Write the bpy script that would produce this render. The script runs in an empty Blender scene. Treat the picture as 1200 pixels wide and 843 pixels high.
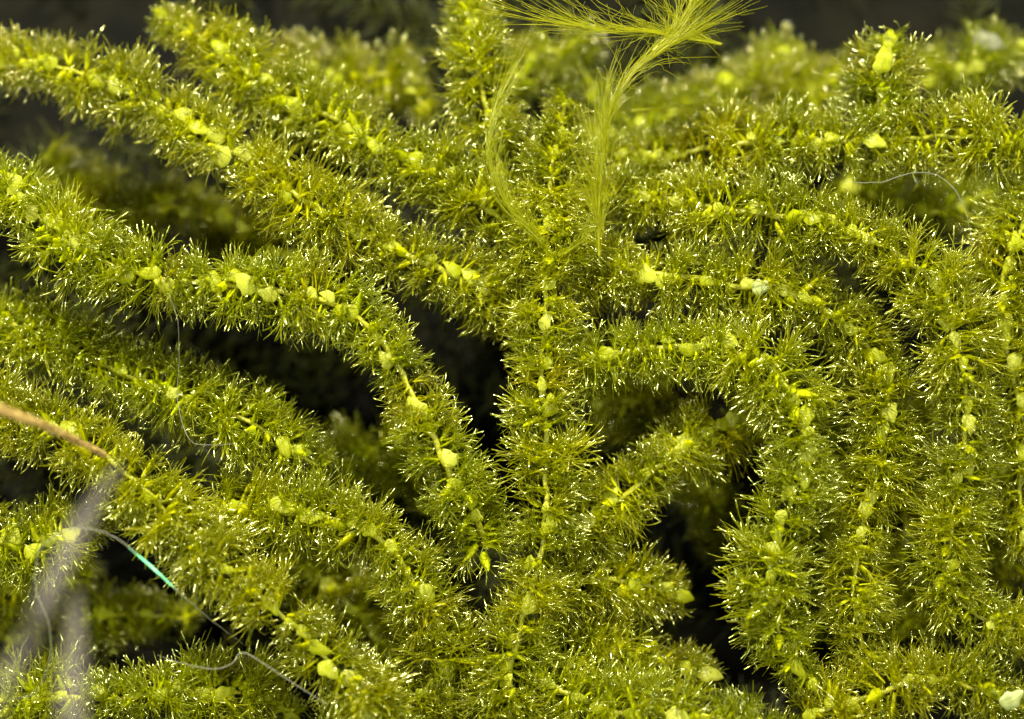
import bpy, math, random
import numpy as np
from mathutils import Vector, Matrix, Quaternion

random.seed(7); RNG = np.random.default_rng(7)
S = bpy.context.scene
COL = S.collection
S.unit_settings.system = 'METRIC'; S.unit_settings.scale_length = 0.001   # one unit is one millimetre

# ------------------------------------------------------------------ camera
CAM_Z, TILT = 22.0, math.radians(9)
cd = bpy.data.cameras.new('camera'); cam = bpy.data.objects.new('camera', cd); COL.objects.link(cam)
cd.sensor_fit = 'HORIZONTAL'; cd.sensor_width = 36; cd.lens = 36 * 22.0 / 12.0
cam.location = (0, -math.sin(TILT) * CAM_Z, math.cos(TILT) * CAM_Z)
cam.rotation_euler = (TILT, 0, 0)
cd.clip_start = 0.5; cd.clip_end = 400
cd.dof.use_dof = True; cd.dof.focus_distance = 21.8; cd.dof.aperture_fstop = 0.085
S.camera = cam
CR = Matrix.Rotation(TILT, 3, 'X'); CL = Vector(cam.location)

def at(px, py, z=0.0):
    """point of the photograph (1200 x 843) on the level z"""
    d = CR @ Vector(((px - 600) / 100.0, (421.5 - py) / 100.0, -22.0))
    return CL + d * ((z - CL.z) / d.z)

# ------------------------------------------------------------------ light
w = bpy.data.worlds.new('World'); S.world = w; w.use_nodes = True
bg = w.node_tree.nodes['Background']; bg.inputs[0].default_value = (0.75, 0.85, 1.0, 1); bg.inputs[1].default_value = 0.05

def area(name, loc, size, power, col, target=(0, 0, 0)):
    l = bpy.data.lights.new(name, 'AREA'); l.shape = 'DISK'; l.size = size; l.energy = power; l.color = col
    o = bpy.data.objects.new(name, l); COL.objects.link(o); o.location = loc
    o.rotation_euler = (Vector(target) - Vector(loc)).to_track_quat('-Z', 'Y').to_euler()
    return o
area('key_lamp', (-5, 23, 26), 1.2, 44000, (1.0, 0.96, 0.88))
area('side_lamp', (20, 12, 22), 1.2, 10000, (0.95, 0.97, 1.0))
area('added_front_fill', (5, -9, 26), 0.9, 4500, (1, 1, 0.97))  # added fill, puts highlights on hairs facing the camera
area('left_lamp', (-24, 2, 16), 1.2, 6500, (0.95, 0.97, 1.0))

S.render.engine = 'CYCLES'
S.cycles.use_denoising = True
S.cycles.max_bounces = 8; S.cycles.diffuse_bounces = 4; S.cycles.glossy_bounces = 3
S.cycles.transmission_bounces = 5; S.cycles.transparent_max_bounces = 10
S.cycles.sample_clamp_indirect = 6
S.view_settings.view_transform = 'Standard'; S.view_settings.look = 'None'
S.view_settings.exposure = 0.0; S.view_settings.gamma = 1.0; S.view_settings.use_curve_mapping = False

# ------------------------------------------------------------------ materials
def new_mat(name):
    m = bpy.data.materials.new(name); m.use_nodes = True
    nt = m.node_tree; nt.nodes.clear()
    return m, nt, nt.nodes.new('ShaderNodeOutputMaterial')

def plant_mat(name, cols, rough=0.22, trans=0.45, spec=0.6, tcol=None, vary=None, noise=9.0, coat=0.0, glint=0.0, clear=0.0):
    """leafy tissue: gloss over a diffuse and a translucent part; the hue wanders between the colours per hair"""
    m, nt, out = new_mat(name); N = nt.nodes; L = nt.links
    ramp = N.new('ShaderNodeValToRGB'); ramp.color_ramp.interpolation = 'LINEAR'
    els = ramp.color_ramp.elements
    for i, c in enumerate(cols):
        e = els[i] if i < 2 else els.new(0.5)
        e.position = i / max(1, len(cols) - 1); e.color = (*c, 1)
    at_ = N.new('ShaderNodeAttribute'); at_.attribute_name = 'tone'
    oi = N.new('ShaderNodeObjectInfo')
    tc = N.new('ShaderNodeTexCoord'); ns = N.new('ShaderNodeTexNoise'); ns.inputs['Scale'].default_value = noise
    L.new(tc.outputs['Object'], ns.inputs['Vector'])
    a1 = N.new('ShaderNodeMath'); a1.operation = 'MULTIPLY_ADD'; a1.inputs[1].default_value = 0.5
    L.new(at_.outputs['Fac'], a1.inputs[0]); 
    a0 = N.new('ShaderNodeMath'); a0.operation = 'MULTIPLY_ADD'; a0.inputs[1].default_value = 0.35; a0.inputs[2].default_value = -0.05
    L.new(ns.outputs['Fac'], a0.inputs[0]); L.new(a0.outputs[0], a1.inputs[2])
    a2 = N.new('ShaderNodeMath'); a2.operation = 'MULTIPLY_ADD'; a2.inputs[1].default_value = 0.32
    L.new(oi.outputs['Random'], a2.inputs[0]); L.new(a1.outputs[0], a2.inputs[2])
    L.new(a2.outputs[0], ramp.inputs['Fac'])
    ti = N.new('ShaderNodeMixRGB'); ti.blend_type = 'MULTIPLY'; ti.inputs[0].default_value = 1
    L.new(ramp.outputs[0], ti.inputs[1]); L.new(oi.outputs['Color'], ti.inputs[2]); RAW = ti
    p = N.new('ShaderNodeBsdfPrincipled'); p.inputs['Roughness'].default_value = rough
    p.inputs['Specular IOR Level'].default_value = spec
    p.inputs['Coat Weight'].default_value = coat; p.inputs['Coat Roughness'].default_value = 0.1
    L.new(RAW.outputs[0], p.inputs['Base Color'])
    t = N.new('ShaderNodeBsdfTranslucent'); mx = N.new('ShaderNodeMixShader'); mx.inputs[0].default_value = trans
    hs = N.new('ShaderNodeHueSaturation'); hs.inputs['Value'].default_value = 1.25; hs.inputs['Saturation'].default_value = 1.1
    L.new(RAW.outputs[0], hs.inputs['Color']); L.new(hs.outputs[0], t.inputs['Color'])
    L.new(p.outputs[0], mx.inputs[1]); L.new(t.outputs[0], mx.inputs[2]); last = mx
    gl = None
    if clear > 0:            # watery cells let some light straight through
        tr = N.new('ShaderNodeBsdfTransparent'); m2 = N.new('ShaderNodeMixShader'); m2.inputs[0].default_value = clear
        h2 = N.new('ShaderNodeMixRGB'); h2.inputs[0].default_value = 0.5; h2.inputs[2].default_value = (1, 1, 0.6, 1)
        L.new(ramp.outputs[0], h2.inputs[1]); L.new(h2.outputs[0], tr.inputs[0])
        L.new(last.outputs[0], m2.inputs[1]); L.new(tr.outputs[0], m2.inputs[2]); last = m2
    if glint > 0:            # wet shine
        gl = N.new('ShaderNodeBsdfGlossy'); gl.inputs['Roughness'].default_value = 0.22; gl.inputs['Color'].default_value = (1, 0.96, 0.45, 1)
        m3 = N.new('ShaderNodeMixShader'); m3.inputs[0].default_value = glint
        L.new(last.outputs[0], m3.inputs[1]); L.new(gl.outputs[0], m3.inputs[2]); last = m3
    L.new(last.outputs[0], out.inputs[0])
    # fine cell relief
    b = N.new('ShaderNodeBump'); b.inputs['Strength'].default_value = 0.35; b.inputs['Distance'].default_value = 0.01
    n2 = N.new('ShaderNodeTexNoise'); n2.inputs['Scale'].default_value = 45; L.new(tc.outputs['Object'], n2.inputs['Vector'])
    L.new(n2.outputs['Fac'], b.inputs['Height']); L.new(b.outputs[0], p.inputs['Normal'])
    if gl: L.new(b.outputs[0], gl.inputs['Normal'])
    return m

M = {}
M['hair'] = plant_mat('cilia_green', [(0.15, 0.18, 0.002), (0.36, 0.385, 0.002), (0.60, 0.58, 0.003)], rough=0.3, trans=0.65, spec=0.12, glint=0.03, clear=0.42)
M['blade'] = plant_mat('leaf_yellow_green', [(0.50, 0.55, 0.004), (0.68, 0.70, 0.006), (0.80, 0.79, 0.01)], rough=0.5, trans=0.6, spec=0.12, clear=0.15)
M['pad'] = plant_mat('leaf_base_pale', [(0.46, 0.50, 0.008), (0.58, 0.61, 0.02), (0.72, 0.73, 0.16)], rough=0.35, trans=0.6, spec=0.3, clear=0.28, noise=5)
M['tip'] = plant_mat('cilia_tip_glint', [(0.26, 0.32, 0.006), (0.46, 0.5, 0.01), (0.66, 0.64, 0.03)], rough=0.15, trans=0.5, spec=0.4, glint=0.42, clear=0.12)
M['stem'] = plant_mat('stem_green', [(0.28, 0.32, 0.01), (0.38, 0.38, 0.012), (0.45, 0.42, 0.02)], rough=0.4, trans=0.3, spec=0.4)
M['deep'] = plant_mat('undergrowth_shade_green', [(0.03, 0.04, 0.004), (0.05, 0.06, 0.005), (0.09, 0.09, 0.008)], rough=0.45, trans=0.35, spec=0.4)  # darkened moss green, shade of the gaps put into the colour
M['plume'] = plant_mat('plume_green', [(0.34, 0.38, 0.003), (0.48, 0.50, 0.004), (0.62, 0.60, 0.006)], rough=0.35, trans=0.6, spec=0.3, glint=0.02, clear=0.45)
M['tan'] = plant_mat('stalk_tan', [(0.55, 0.38, 0.10), (0.62, 0.46, 0.14), (0.68, 0.55, 0.22)], rough=0.45, trans=0.3, spec=0.3, noise=14, clear=0.3)
M['seed'] = plant_mat('pod_white', [(0.36, 0.42, 0.08), (0.48, 0.53, 0.16), (0.6, 0.64, 0.28)], rough=0.3, trans=0.45, clear=0.1, spec=0.6, noise=4)
M['fibre'] = plant_mat('fibre_pale', [(0.20, 0.21, 0.10), (0.34, 0.34, 0.20), (0.5, 0.5, 0.36)], rough=0.3, trans=0.4, spec=0.6, noise=1.2, clear=0.35)

def soil_mat():
    m, nt, out = new_mat('soil_dark'); N = nt.nodes; L = nt.links
    p = N.new('ShaderNodeBsdfPrincipled'); p.inputs['Roughness'].default_value = 0.9; p.inputs['Specular IOR Level'].default_value = 0.08
    tc = N.new('ShaderNodeTexCoord'); n = N.new('ShaderNodeTexNoise'); n.inputs['Scale'].default_value = 1.3; n.inputs['Detail'].default_value = 8
    r = N.new('ShaderNodeValToRGB'); r.color_ramp.elements[0].position = 0.35; r.color_ramp.elements[0].color = (0.002, 0.002, 0.0008, 1)
    r.color_ramp.elements[1].position = 0.7; r.color_ramp.elements[1].color = (0.0065, 0.006, 0.0018, 1)
    L.new(tc.outputs['Object'], n.inputs['Vector']); L.new(n.outputs['Fac'], r.inputs[0]); L.new(r.outputs[0], p.inputs['Base Color'])
    b = N.new('ShaderNodeBump'); b.inputs['Strength'].default_value = 0.6; L.new(n.outputs['Fac'], b.inputs['Height']); L.new(b.outputs[0], p.inputs['Normal'])
    L.new(p.outputs[0], out.inputs[0]); return m
M['soil'] = soil_mat()

def veil_mat():
    """thin see-through skin of a plant fibre, pinkish grey"""
    m, nt, out = new_mat('veil_pinkish'); N = nt.nodes; L = nt.links
    p = N.new('ShaderNodeBsdfPrincipled'); p.inputs['Base Color'].default_value = (0.34, 0.28, 0.24, 1); p.inputs['Roughness'].default_value = 0.5
    t = N.new('ShaderNodeBsdfTransparent'); mx = N.new('ShaderNodeMixShader')
    tc = N.new('ShaderNodeTexCoord'); n = N.new('ShaderNodeTexNoise'); n.inputs['Scale'].default_value = 2.0
    mr = N.new('ShaderNodeMapRange'); mr.inputs[1].default_value = 0.3; mr.inputs[2].default_value = 0.7; mr.inputs[3].default_value = 0.02; mr.inputs[4].default_value = 0.11
    L.new(tc.outputs['Object'], n.inputs['Vector']); L.new(n.outputs['Fac'], mr.inputs[0]); L.new(mr.outputs[0], mx.inputs[0])
    L.new(t.outputs[0], mx.inputs[1]); L.new(p.outputs[0], mx.inputs[2]); L.new(mx.outputs[0], out.inputs[0]); return m
M['veil'] = veil_mat()

def silk_mat():
    """glossy thin-film silk; its green glint is painted as base colour"""
    m, nt, out = new_mat('silk_green_glint'); N = nt.nodes; L = nt.links
    p = N.new('ShaderNodeBsdfPrincipled'); p.inputs['Base Color'].default_value = (0.22, 0.85, 0.38, 1); p.inputs['Roughness'].default_value = 0.18
    p.inputs['Specular IOR Level'].default_value = 1.0; p.inputs['Coat Weight'].default_value = 0.6
    if 'Thin Film Thickness' in p.inputs: p.inputs['Thin Film Thickness'].default_value = 420; p.inputs['Thin Film IOR'].default_value = 1.4
    L.new(p.outputs[0], out.inputs[0]); return m
M['silk'] = silk_mat()

# ------------------------------------------------------------------ mesh builders (numpy)
class MB:
    def __init__(s): s.v = []; s.f = []; s.m = []; s.t = []; s.n = 0
    def tube(s, pts, rad, sides, mi=0, tone=0.5, tip=True):
        pts = np.asarray(pts, float); n = len(pts); rad = np.broadcast_to(np.asarray(rad, float), (n,))
        tan = np.gradient(pts, axis=0); tan /= np.linalg.norm(tan, axis=1)[:, None] + 1e-9
        ref = np.array([0, 0, 1.0]) if abs(tan[:, 2]).mean() < 0.8 else np.array([1.0, 0.1, 0])
        a = np.cross(tan, ref); a /= np.linalg.norm(a, axis=1)[:, None] + 1e-9; b = np.cross(tan, a)
        th = np.arange(sides) * 2 * math.pi / sides
        ring = pts[:, None] + rad[:, None, None] * (np.cos(th)[None, :, None] * a[:, None] + np.sin(th)[None, :, None] * b[:, None])
        s.v.append(ring.reshape(-1, 3)); base = s.n
        for i in range(n - 1):
            for k in range(sides):
                k2 = (k + 1) % sides
                s.f.append((base + i * sides + k, base + i * sides + k2, base + (i + 1) * sides + k2, base + (i + 1) * sides + k)); s.m.append(mi)
        s.n += n * sides; cnt = n * sides
        if tip:
            s.v.append((pts[-1] + tan[-1] * rad[-1])[None]); s.n += 1; cnt += 1
            for k in range(sides):
                s.f.append((base + (n - 1) * sides + k, base + (n - 1) * sides + (k + 1) % sides, s.n - 1)); s.m.append(mi)
        s.t.append(np.full(cnt, tone))
    def blade(s, pts, wid, side, mi=1, tone=0.5, thick=0.008):
        """flat tapering lobe with real thickness"""
        pts = np.asarray(pts, float); n = len(pts); side = np.asarray(side, float)
        tan = np.gradient(pts, axis=0); nor = np.cross(tan, side); nor /= np.linalg.norm(nor, axis=1)[:, None] + 1e-9
        base = s.n
        for i in range(n):
            w_ = wid[i]
            s.v.append(np.array([pts[i] - side * w_, pts[i] + nor[i] * thick, pts[i] + side * w_, pts[i] - nor[i] * thick]))
        s.n += 4 * n
        for i in range(n - 1):
            for k in range(4):
                a = base + 4 * i + k; b = base + 4 * i + (k + 1) % 4
                s.f.append((a, b, b + 4, a + 4)); s.m.append(mi)
        s.t.append(np.full(4 * n, tone))
    def mesh(s, name, mats, smooth=True):
        me = bpy.data.meshes.new(name)
        V = np.concatenate(s.v); me.from_pydata(V.tolist(), [], s.f)
        for m in mats: me.materials.append(m)
        me.polygons.foreach_set('material_index', s.m)
        me.polygons.foreach_set('use_smooth', [smooth] * len(s.f))
        a = me.attributes.new('tone', 'FLOAT', 'POINT'); a.data.foreach_set('value', np.concatenate(s.t).astype(np.float32))
        me.update(); return me

def unit(v): v = np.asarray(v, float); return v / (np.linalg.norm(v) + 1e-9)

def whorl_mesh(idx, fans=17, hairs=28, seg=5, rb=0.0047, sides=3, length=1.0):
    """one whorl of leaves round a stem lying on +X: lobes that split into curved hairs; radius about 0.6"""
    r = random.Random(100 + idx); mb = MB()
    for f in range(fans):
        az = 2 * math.pi * (f + r.uniform(-0.35, 0.35)) / fans
        rad = np.array([0, math.cos(az), math.sin(az)]); tang = np.array([0, -math.sin(az), math.cos(az)])
        x0 = r.uniform(-0.12, 0.12)
        top = max(0.0, math.sin(az)) ** 3
        if r.random() < top * 0.55: continue
        lean = r.uniform(-0.3, 0.75)
        d0 = unit(rad + np.array([lean, 0, 0]))
        p0 = np.array([x0, 0, 0]) + rad * 0.06
        bl = r.uniform(0.12, 0.25); p1 = p0 + d0 * bl
        sd = unit(tang + 0.3 * r.uniform(-1, 1) * np.array([1.0, 0, 0]))
        mid = (p0 + p1) / 2 + rad * 0.012
        mb.blade([p0, mid, p1, p1 + d0 * 0.05], [0.045, 0.07, 0.035, 0.006], sd, 1, r.random())
        for h in range(int(hairs * (1 - 0.5 * top))):
            u = (h + 0.5) / hairs * 2 - 1
            L = r.uniform(0.13, 0.455) * length * (1 - 0.15 * abs(u)) * (1 - 0.3 * top)
            spread = u * r.uniform(0.55, 1.0)
            d = unit(d0 + sd * spread + np.array([r.uniform(-.5, .4), r.uniform(-.35, .35), r.uniform(-.35, .35)]))
            curl = unit(np.array([r.uniform(-0.5, 0.9), r.uniform(-1, 1), r.uniform(-1, 1)])) * r.uniform(0.2, 1.6)
            if r.random() < 0.2: curl = curl * 1.7
            p = p0 + d0 * bl * r.uniform(0.2, 1.0) + sd * u * 0.045
            pts = [p]; dd = d
            for k in range(seg):
                dd = unit(dd + curl * (0.32)); p = p + dd * L / seg; pts.append(p)
            R = rb * r.uniform(0.75, 1.25)
            rr = [R * 1.3, R * 0.9, R * 1.15, R * 0.85, R * 1.05, R * 0.55]   # swollen cells
            tn = r.random()
            if r.random() < 0.30:        # paler, swollen glossy ends shaped to stand for glints
                c0 = 4; b_ = R * r.uniform(1.3, 1.9)
                mb.tube(pts[:c0 + 1], rr[:c0] + [b_ * .8], sides, 0, tn, tip=False)
                e = [pts[c0] * .98 + pts[c0 - 1] * .02, (pts[c0] + pts[c0 + 1 if c0 < seg else c0]) / 2] + pts[c0 + 1:]
                mb.tube(e, np.linspace(b_, b_ * .8, len(e)), 5, 2, tn)
            else: mb.tube(pts, rr, sides, 0, tn)
    return mb.mesh('leaf_whorl', [M['hair'], M['blade'], M['tip']])

WH = [whorl_mesh(i) for i in range(14)]

def pad_mesh(idx):
    """swollen pale leaf base: pointed oval, domed, with a few lengthwise folds"""
    r = random.Random(500 + idx); mb = MB(); nu, nv = 12, 9
    L = 0.17; W = r.uniform(0.085, 0.12); H = 0.035; bend = r.uniform(-0.04, 0.04)
    top = []
    for sgn in (1, -1):
        for i in range(nu + 1):
            u = i / nu * 2 - 1
            ww = W * (max(0, 1 - abs(u) ** 2.1)) ** 0.62 * (1 - 0.45 * u) * (1 + 0.12 * math.sin(u * 7 + idx * 2)) + 0.002
            for j in range(nv + 1):
                v = j / nv * 2 - 1
                z = sgn * H * math.sqrt(max(0, 1 - v * v)) * (max(0, 1 - u * u)) ** 0.5 * (1 if sgn > 0 else 0.5)
                z += sgn * 0.011 * math.sin(v * 13 + idx + u * 3) * (1 - v * v) * (1 - u * u)
                top.append((u * L + r.uniform(-.003, .003), v * ww + bend * u * u, z + 0.03 * u * u * -1))
    mb.v.append(np.array(top)); mb.n = len(top); mb.t.append(RNG.random(len(top)) * 0.2 + r.random() * 0.8)
    o = (nu + 1) * (nv + 1)
    for s_ in (0, 1):
        for i in range(nu):
            for j in range(nv):
                a = s_ * o + i * (nv + 1) + j; q = (a, a + nv + 1, a + nv + 2, a + 1)
                mb.f.append(q if s_ == 1 else q[::-1]); mb.m.append(0)
    return mb.mesh('leaf_base', [M['pad']])
PAD = [pad_mesh(i) for i in range(6)]

# ------------------------------------------------------------------ object helpers
def link(name, me, parent=None):
    o = bpy.data.objects.new(name, me); COL.objects.link(o)
    if parent is not None: o.parent = parent
    return o
def tag(o, label=None, cat=None, group=None, kind=None):
    if label: o['label'] = label
    if cat: o['category'] = cat
    if group: o['group'] = group
    if kind: o['kind'] = kind
    return o

def spline(P, step):
    """Catmull-Rom through control points, resampled at an even step"""
    P = [np.array(p, float) for p in P]
    Q = [2 * P[0] - P[1]] + P + [2 * P[-1] - P[-2]]; out = []
    for i in range(1, len(Q) - 2):
        for k in range(24):
            t = k / 24; a, b, c, d = Q[i - 1:i + 3]
            out.append(0.5 * ((2 * b) + (-a + c) * t + (2 * a - 5 * b + 4 * c - d) * t * t + (-a + 3 * b - 3 * c + d) * t ** 3))
    out.append(P[-1]); out = np.array(out)
    s = np.concatenate([[0], np.cumsum(np.linalg.norm(np.diff(out, axis=0), axis=1))])
    n = max(2, int(round(s[-1] / step))); ss = np.linspace(0, s[-1], n + 1)
    return np.stack([np.interp(ss, s, out[:, k]) for k in range(3)], 1)

def frame(T, roll):
    T = Vector(T).normalized(); up = Vector((0, 0, 1)); Y = up.cross(T)
    if Y.length < 1e-3: Y = Vector((0, 1, 0))
    Y.normalize(); Z = T.cross(Y)
    return Matrix((T, Y, Z)).transposed() @ Matrix.Rotation(roll, 3, 'X')

def clothe(pix, parent, size=1.0, origin=(0, 0, 0), step=0.235, pads=0.6, stem_name='stem', stem_label=None, stem_parent_leaves=False, padz=0.14):
    """a stem through (px, py, z) points with leaf whorls and pale leaf bases"""
    world = [at(*p) - Vector(origin) for p in pix]
    C = spline(world, 0.12)
    C[:, :2] += RNG.normal(0, 0.012, C[:, :2].shape)
    mb = MB(); r = 0.034 * size * np.linspace(1.15, 0.6, len(C)); mb.tube(C, r, 8, 0, 0.5)
    st = link(stem_name, mb.mesh(stem_name, [M['stem']]), parent)
    if stem_label: st['label'] = stem_label
    tint = random.choice([(1, 1, 1), (.97, 1, 1), (1, .98, 1), (.94, .98, 1), (1, 1, 1)])
    holder = st if stem_parent_leaves else parent
    D = spline(world, step * size); T = np.gradient(D, axis=0)
    for i, p in enumerate(D):
        end = min(1.0, (len(D) - 1 - i) / 3.0 * 0.45 + 0.62)       # the growing tip is smaller
        sc = size * end * random.uniform(0.8, 1.15); g = random.uniform(.9, 1.03); cl = (tint[0] * g, tint[1] * g, tint[2], 1)
        if random.random() < .05: cl = (.94, .88, .8, 1)
        t = unit(T[i]) + RNG.normal(0, 0.09, 3)
        sc *= 1 + 0.13 * math.sin(i * 0.55 + world[0].x * 3)
        if random.random() < 0.0: continue
        R = frame(t, random.gauss(0, 0.5))
        o = link('leaf_whorl', random.choice(WH), holder)
        o.matrix_local = Matrix.Translation(Vector(p + RNG.normal(0, 0.02, 3))) @ R.to_4x4() @ Matrix.Diagonal((sc * random.choice((-1, 1, 1)), sc * random.choice((-1, 1)), sc * random.uniform(.92, 1.08), 1))
        o.color = cl
        if random.random() < pads:
            side = random.choice((-1, 1)) * random.uniform(0, 0.07)
            R = frame(t, random.uniform(-0.4, 0.4)); yaw = Matrix.Rotation(random.uniform(-0.5, 0.5), 3, 'Z')
            q = Vector(p) + R @ Vector((random.uniform(-.04, .04), side, padz * size))
            ps = size * random.uniform(0.5, 0.95)
            b = link('leaf_base', random.choice(PAD), holder)
            b.matrix_local = Matrix.Translation(q) @ (R @ yaw).to_4x4() @ Matrix.Diagonal((ps, ps * random.uniform(.8, 1.25), ps, 1))
    return st

# ------------------------------------------------------------------ setting: dark soil under the moss
def soil():
    n = 70; sz = 60; v = []
    for i in range(n + 1):
        for j in range(n + 1):
            x = (i / n - .5) * sz; y = (j / n - .5) * sz
            v.append((x, y, -3.4 + 0.18 * math.sin(x * 1.3 + math.sin(y)) * math.cos(y * 1.1) + random.uniform(-.07, .07)))
    f = [(i * (n + 1) + j, (i + 1) * (n + 1) + j, (i + 1) * (n + 1) + j + 1, i * (n + 1) + j + 1) for i in range(n) for j in range(n)]
    me = bpy.data.meshes.new('ground'); me.from_pydata(v, [], f); me.materials.append(M['soil'])
    me.polygons.foreach_set('use_smooth', [True] * len(f))
    tag(link('ground', me), kind='structure')
soil()

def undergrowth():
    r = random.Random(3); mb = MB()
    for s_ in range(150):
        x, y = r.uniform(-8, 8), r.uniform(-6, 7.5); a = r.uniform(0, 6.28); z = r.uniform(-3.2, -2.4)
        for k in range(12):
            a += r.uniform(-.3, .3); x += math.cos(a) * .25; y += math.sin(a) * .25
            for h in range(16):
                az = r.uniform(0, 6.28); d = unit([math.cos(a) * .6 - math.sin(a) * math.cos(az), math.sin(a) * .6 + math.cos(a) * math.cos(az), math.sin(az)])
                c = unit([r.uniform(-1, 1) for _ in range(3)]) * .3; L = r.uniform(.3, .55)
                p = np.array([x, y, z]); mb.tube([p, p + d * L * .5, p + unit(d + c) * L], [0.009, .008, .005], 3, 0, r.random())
    tag(link('undergrowth', mb.mesh('undergrowth', [M['deep']])), 'mat of moss threads coloured dark like the shade in the gaps below the shoots', 'moss', kind='stuff')
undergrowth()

# ------------------------------------------------------------------ the central frond
frond = link('moss_frond', None); frond.location = (0, 0, 0)
tag(frond, 'tall central moss frond with an upright stem and arching side branches', 'moss')
K = dict(stem_parent_leaves=True)
clothe([(600, 870, -.35), (598, 780, -.25), (625, 690, -.12), (640, 600, 0), (638, 500, .05), (636, 420, .08), (642, 330, .1), (642, 270, .1), (648, 190, .0), (662, 120, -.15)],
       frond, stem_name='main_stem', stem_label='upright stem running up the middle', **K)
BR = [
 ('upper left branch running from the top left knob down to the stem', [(600, 268, -.25), (520, 205, -.2), (460, 180, -.15), (395, 140, -.25), (345, 120, -.35), (285, 85, -.35), (230, 40, -.4), (190, 25, -.6)]),
 ('long left branch second from the top', [(620, 370, -.5), (580, 350, -.4), (530, 322, -.15), (455, 290, -.1), (380, 250, -.05), (310, 205, -.05), (262, 172, -.1), (190, 125, -.2), (140, 105, -.3), (70, 78, -.4), (0, 66, -.5), (-40, 62, -.6)]),
 ('thick left branch arching above the darkest hollow', [(570, 640, -.35), (545, 580, -.05), (528, 555, .05), (500, 500, .15), (470, 435, .25), (430, 382, .3), (370, 350, .35), (290, 335, .4), (200, 330, .4), (120, 305, .35), (60, 270, .25), (10, 215, .1), (-40, 190, 0)]),
 ('right branch reaching the right edge at the top', [(690, 205, -.7), (740, 190, -.6), (830, 175, -.4), (900, 165, -.25), (960, 165, -.15), (1040, 165, -.05), (1110, 160, -.05), (1170, 165, 0), (1250, 180, 0)]),
 ('right branch arching over and down the far right', [(690, 232, -.5), (740, 232, -.25), (790, 235, -.1), (840, 243, -.05), (900, 252, .05), (970, 262, .1), (1040, 290, .25), (1098, 338, .3), (1120, 400, .3), (1132, 470, .25), (1128, 550, .1), (1114, 630, -.05), (1112, 690, -.2), (1160, 730, -.2), (1230, 745, -.2)]),
 ('right branch arching down inside the outer one', [(672, 318, -.35), (730, 318, -.2), (800, 325, 0), (870, 335, -.05), (940, 350, -.15), (995, 382, -.25), (1030, 430, -.3), (1040, 490, -.25), (1028, 550, -.25), (1010, 620, -.3), (1000, 690, -.25), (1010, 760, -.4)]),
 ('right branch turning sharply down above the lower hollow', [(672, 425, -.35), (730, 412, -.15), (800, 408, 0), (865, 414, .15), (912, 440, .3), (938, 490, .35), (938, 550, .25), (915, 620, .15), (898, 690, 0), (920, 760, -.25), (945, 800, -.4)]),
 ('short right branch below the sharp bend', [(668, 625, -.7), (720, 590, -.6), (775, 545, -.5), (825, 510, -.65), (880, 495, -.9)]),
 ('dim short right branch near the lower hollow', [(650, 690, -.6), (700, 680, -.75), (755, 685, -.9), (800, 700, -1.1)]),
]
for lab, pth in BR:
    clothe(pth, frond, stem_name='branch', stem_label=lab, **K)

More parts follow.
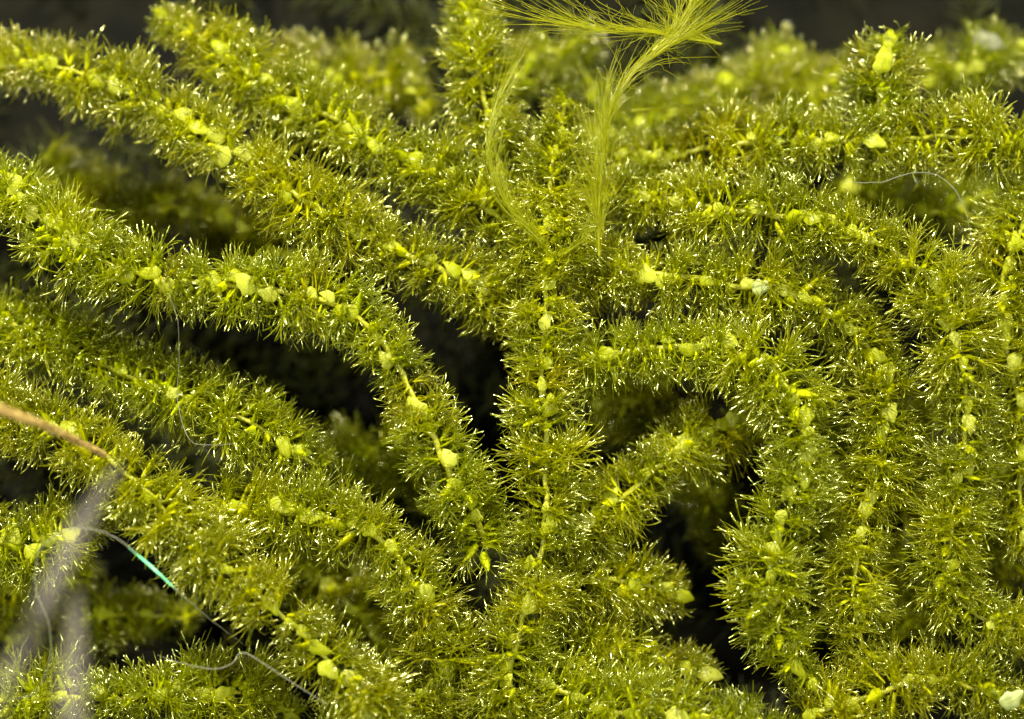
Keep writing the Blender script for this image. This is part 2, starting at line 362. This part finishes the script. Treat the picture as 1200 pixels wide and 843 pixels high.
# ------------------------------------------------------------------ other shoots
def shoot(label, pth, **k):
    p = at(*pth[0]); e = link('moss_shoot', None); e.location = (p.x, p.y, p.z)
    tag(e, label, 'moss')
    clothe(pth, e, origin=p, **k)
    return e
SH = [
 ('bright thick shoot running diagonally down from the left edge under the tan stalk', [(-40, 465, .0), (30, 490, .1), (110, 525, .2), (175, 580, .3), (215, 625, .3), (270, 675, .3), (325, 715, .3), (380, 770, .2), (425, 820, .1), (460, 880, 0)]),
 ('shoot slanting under the darkest hollow, with a pale leaf at its right end', [(-40, 375, -.7), (30, 385, -.65), (125, 430, -.5), (200, 460, -.45), (270, 485, -.4), (322, 512, -.4), (370, 545, -.6)]),
 ('shoot with a row of pale leaves left of the lower stem, bending down', [(265, 590, -.45), (325, 600, -.2), (390, 608, -.1), (450, 638, -.1), (490, 690, -.25), (520, 750, -.4), (530, 830, -.6)]),
 ('yellowish shoot along the left edge beside the thin green-glinting silk thread', [(-40, 610, -.5), (20, 640, -.4), (80, 625, -.4), (120, 600, -.6)]),
 ('dim shoot under the curved silk thread at lower left', [(20, 745, -1.2), (90, 730, -1.1), (150, 720, -1.0), (220, 725, -1.2)]),
 ('low shoot in the bottom left corner', [(-40, 830, -.6), (50, 815, -.6), (140, 820, -.5), (210, 810, -.55), (290, 815, -.8), (340, 835, -1.1)]),
 ('dim shoot in the shade between the thick arching branch and the upright stem', [(385, 570, -1.25), (430, 530, -1.15), (470, 540, -1.1), (500, 590, -1.2)]),
 ('upright shoot with a bright leaf in the top middle', [(590, 210, -.5), (572, 140, -.35), (560, 80, -.3), (550, 30, -.4), (545, 0, -.6)]),
 ('short shoot ending in a bright yellow leaf near the top right', [(1045, 175, -.3), (1030, 120, -.15), (1036, 75, -.1), (1040, 50, -.2)]),
 ('shoot on the right edge behind the long arching branch', [(1215, 230, -.2), (1190, 285, -.1), (1172, 350, -.15), (1182, 420, -.3), (1200, 500, -.5), (1195, 590, -.6), (1215, 650, -.7)]),
 ('bright low shoot along the bottom edge beneath the lower hollow', [(640, 800, -.4), (710, 830, -.2), (780, 838, 0), (850, 842, .0), (910, 860, -.2)]),
 ('bright shoot along the bottom edge beside the white pod', [(950, 835, -.4), (1020, 815, -.3), (1090, 795, -.2), (1150, 810, -.2), (1210, 835, -.2)]),
 ('dim blurred shoot behind the long yellow plume at the top', [(690, 160, -1.2), (760, 150, -1.15), (830, 110, -1.0), (905, 80, -1.1), (930, 60, -1.3)]),
 ('dim shoot in the gap above the thick arching branch at left', [(60, 190, -1.2), (130, 250, -1.0), (200, 240, -.95), (270, 270, -1.0), (340, 305, -1.1)]),
 ('dim blurred shoot between the top left branch and the upright bright-leaf shoot', [(330, 75, -1.1), (400, 90, -1.0), (460, 90, -1.1), (500, 125, -1.0)]),
 ('blurred low shoot on the shaded right edge at the bottom', [(1060, 740, -1.2), (1080, 690, -1.2), (1150, 650, -1.1), (1210, 640, -1.1)]),
 ('dim shoot in the top right corner', [(1090, 95, -1.0), (1140, 75, -.9), (1200, 60, -.95)]),
 ('dim shoot behind the arching branches on the right', [(960, 470, -1.2), (980, 560, -1.1), (970, 650, -1.1), (960, 740, -1.2)]),
 ('shaded shoot between the two right-hand arches near the top', [(1000, 220, -1.1), (1080, 250, -1.0), (1150, 230, -1.0), (1210, 240, -1.0)]),
 ('yellow shaded shoot low on the left edge beneath the grey veil strand', [(-30, 700, -1.0), (40, 690, -1.0), (100, 680, -1.1)]),
 ('dim shoot between the top middle bright-leaf shoot and the long plume', [(610, 90, -1.2), (640, 60, -1.2), (672, 70, -1.2), (700, 110, -1.3)]),
 ('dim blurred shoot at the top between the plume and the right knob', [(840, 120, -1.2), (900, 95, -1.1), (950, 110, -1.2), (985, 80, -1.4)]),
 ('dim shoot below the sharp-bending right branch, deep in the hollow', [(700, 470, -1.3), (760, 480, -1.3), (830, 580, -1.5), (850, 650, -1.6)]),
 ('dim shoot in the gap right of the diagonal shoot at the bottom', [(330, 650, -1.2), (390, 690, -1.1), (440, 740, -1.1), (480, 800, -1.2)]),
 ('dim shoot between the two outermost right arches, low down', [(1060, 480, -1.3), (1070, 560, -1.2), (1060, 640, -1.2), (1050, 720, -1.3)]),
 ('dim shoot along the far right edge, lowest', [(1170, 520, -1.0), (1160, 580, -1.0), (1180, 650, -1.1), (1170, 700, -1.2)]),
 ('low shoot in the middle of the bottom edge, left of the upright stem', [(400, 870, -.7), (470, 830, -.6), (530, 790, -.55)]),
]
for lab, pth in SH:
    if any(w_ in lab for w_ in ('dim', 'shade', 'dark shoot', 'blurred')): pth = [(a, b, c - 0.85) for a, b, c in pth]
    shoot(lab, pth)
shoot('dim green shoot right of the lower stem, blurred in shade', [(640, 770, -.8), (700, 770, -.9), (770, 770, -1.0), (830, 800, -1.0)], pads=.4)

# ------------------------------------------------------------------ long soft plumes
def plume(label, guide, spread, n, L, seed, cat='moss hair', fan=(0, 0, 0), rb=0.0042):
    r = random.Random(seed); mb = MB(); G = spline([at(*p) for p in guide], 0.05); m = len(G)
    T = np.gradient(G, axis=0)
    mb.tube(G[::3], np.linspace(0.017, 0.005, len(G[::3])), 6, 0, .6)
    for k in range(n):
        i0 = int(r.random() ** 1.25 * (m - 4)); ln = L[0] * .6 + (L[1] * 1.15 - L[0] * .6) * r.random() ** 1.6; steps = 9
        if k % 7 == 0: clump = np.array([r.gauss(0, 1), r.gauss(0, 1), r.gauss(0, .6)])
        off = np.array([r.gauss(0, 1), r.gauss(0, 1), r.gauss(0, .6)]); side = unit(off * .5 + clump + np.array(fan)) * spread * r.uniform(.1, 1.3)
        pts = []
        for s_ in range(steps + 1):
            q = s_ / steps; j = i0 + q * ln / 0.05
            if j < m - 1: b = G[int(j)]
            else: b = G[-1] + unit(T[-1]) * (j - m + 1) * 0.05
            pts.append(b + off * 0.012 + side * q ** 1.7)
        pts = np.array(pts); pts[1:] += np.cumsum(np.array([[r.gauss(0, .006) for _ in range(3)] for _ in range(steps)]), 0)
        mb.tube(pts, np.linspace(rb, rb * .45, steps + 1), 3, 0, r.random())
    o = link('moss_plume', mb.mesh('moss_plume', [M['plume']])); tag(o, label, cat); return o
plume('long yellow plume of fine hairs sweeping up from the stem to the top edge', [(702, 300, .45), (702, 240, .6), (706, 190, .75), (714, 140, .8), (735, 95, .8), (770, 62, .7), (815, 35, .6)], .38, 330, (.5, 1.5), 1, fan=(-1.1, -.2, 0))
plume('wispy spray of yellow hairs pointing left under the top edge', [(845, 52, .55), (800, 44, .6), (760, 38, .65), (710, 36, .7), (645, 26, .75)], .4, 130, (.4, 1.3), 2, fan=(.2, .7, 0))
plume('yellow hairs fanning upward where the long plume meets the top edge', [(765, 60, .6), (790, 35, .6), (815, 5, .5), (835, -30, .4)], .6, 130, (.4, 1.1), 3)
plume('slender curved plume of hairs left of the upright stem', [(650, 300, .35), (625, 275, .5), (597, 245, .6), (577, 205, .62), (572, 165, .6), (580, 125, .5), (592, 95, .4)], .28, 190, (.4, 1.0), 4, fan=(.9, .5, 0))
plume('faint spray of thin hairs right of the long plume over the dark gap', [(740, 130, -.3), (790, 125, -.2), (850, 118, -.2)], .3, 40, (.3, .8), 5, rb=.005)
plume('short yellow spray right of the upright stem where the plumes spring', [(655, 300, .4), (680, 285, .5), (700, 262, .5), (712, 235, .45)], .25, 60, (.3, .7), 6)

# ------------------------------------------------------------------ threads, stalk, pod
def thread(name, label, cat, pix, rad, mat, sides=6):
    G = spline([at(*p) for p in pix], 0.06); G += RNG.normal(0, 0.003, G.shape)
    mb = MB(); s = np.linspace(0, 1, len(G)); rr = np.interp(s, np.linspace(0, 1, len(rad)), rad)
    mb.tube(G, rr, sides, 0, .5); o = link(name, mb.mesh(name, [mat])); tag(o, label, cat); return o
thread('silk_thread', 'thin curved silk thread with a bright green glint at lower left', 'thread',
       [(12, 820, .5), (40, 812, .6), (58, 775, .7), (57, 730, .8), (42, 690, .85), (45, 650, .9), (65, 627, .95), (95, 619, 1), (135, 630, 1), (170, 658, .95), (207, 692, .8), (245, 725, .5), (285, 755, .2)],
       [.003, .004, .004, .005, .005, .005, .006, .006, .005, .003, .002], M['fibre'])
mb_ = MB(); g_ = spline([at(150, 641, .975), at(170, 658, .95), at(190, 676, .88), at(207, 692, .8)], .05)
mb_.tube(g_, np.interp(np.linspace(0, 1, len(g_)), [0, .5, 1], [.006, .016, .005]), 8, 0, .5)  # thickened stretch, its base colour paints the green glint
link('painted_glint', mb_.mesh('painted_glint', [M['silk']]), bpy.data.objects['silk_thread'])['label'] = 'thicker stretch with its green glint painted on'
thread('pale_thread', 'pale kinked thread lying over the dark gap at lower left', 'thread',
       [(185, 768, .3), (215, 778, .4), (250, 784, .45), (272, 778, .45), (282, 765, .5), (305, 775, .5), (345, 802, .5), (384, 826, .45)], [.002, .005, .005, .003], M['fibre'])
thread('pale_thread', 'pale hair-thin thread hanging down from the thick arching branch', 'thread',
       [(197, 343, .85), (208, 375, .7), (210, 420, .4), (208, 470, .2), (222, 515, .3), (245, 522, .3), (275, 520, .3)], [.003, .0035, .003, .002], M['fibre'])
thread('pale_thread', 'pale arched thread over the dark gap at upper right', 'thread',
       [(990, 213, .5), (1030, 214, .6), (1060, 205, .65), (1090, 203, .65), (1115, 218, .65), (1130, 245, .6), (1141, 285, .5)], [.002, .004, .004, .002], M['fibre'])
def stalk():
    e = link('dry_stalk', None); p = at(0, 478, 2.0); e.location = p
    tag(e, 'tan furry dry stalk poking in from the left edge', 'stalk')
    G = spline([at(*q) for q in [(-40, 462, 2.3), (0, 480, 2.1), (40, 494, 1.8), (80, 512, 1.3), (124, 534, .7)]], .06) - np.array(p)
    mb = MB(); mb.tube(G, np.linspace(.055, .018, len(G)), 8, 0, .5); o = link('core', mb.mesh('core', [M['tan']]), e)
    mb = MB(); r = random.Random(4)
    for k in range(420):
        i = r.randrange(len(G) - 2); d = unit(G[i + 1] - G[i]); q = unit([r.gauss(0, 1) for _ in range(3)]); L = r.uniform(.06, .16)
        a = G[i] + q * .05 * (1 - i / len(G) * .7); mb.tube([a, a + unit(d + q * .35) * L * .6, a + unit(d + q * .2) * L], [.007, .006, .003], 3, 0, r.random())
    tag(link('fuzz', mb.mesh('fuzz', [M['tan']]), e), kind='stuff')
stalk()
thread('veil_strand', 'broad pinkish grey blurred strand slanting down to the left edge', 'plant fibre', [(140, 545, 5), (100, 605, 5.2), (62, 680, 5.5), (35, 745, 5.7), (-15, 830, 6)], [.03, .11, .10, .10, .12], M['veil'], 14)
thread('veil_strand', 'short pinkish grey blurred strand standing at the bottom left', 'plant fibre', [(90, 690, 5.2), (86, 760, 5.5), (82, 880, 5.8)], [.03, .13, .14], M['veil'], 14)

def flake(name, label, cat, px, py, z, size, ang, k, mat, tilt=0.2):
    """a torn-off leaf base lying loose, also a stand-in for haze: the folded oval, roughened"""
    r = random.Random(k); me = PAD[k % 6].copy(); me.name = name; me.materials.clear(); me.materials.append(mat)
    co = np.zeros(len(me.vertices) * 3); me.vertices.foreach_get('co', co); co = co.reshape(-1, 3)
    co += 0.005 * np.sin(co[:, [1, 2, 0]] * 38 + k) + 0.003 * np.sin(co[:, [2, 0, 1]] * 71 + 2 * k); me.vertices.foreach_set('co', co.ravel())
    o = link(name, me); o.location = at(px, py, z); o.rotation_euler = (tilt, -tilt, math.radians(ang)); o.scale = (size, size, size)
    tag(o, label, cat); return o
flake('seed_pod', 'whitish lumpy pod in the bottom right corner', 'pod', 1187, 820, .25, .9, 35, 1, M['seed'])
flake('pale_flake', 'whitish leaf flake on the right branch that runs just above the middle', 'leaf', 894, 336, .12, .8, 12, 2, M['seed'])
flake('pale_flake', 'made-up flake standing for a faint grey haze in the top right corner', 'leaf', 1160, 50, -1.5, 1.3, -15, 3, M['fibre'])  # added shape in place of a grey haze
flake('pale_flake', 'pale flake standing at the far right edge, upper middle', 'leaf', 1190, 284, .2, .8, 80, 5, M['pad'])
flake('pale_flake', 'bright yellow swollen leaf near the top right knob', 'leaf', 1036, 70, .2, .95, 80, 0, M['pad'])
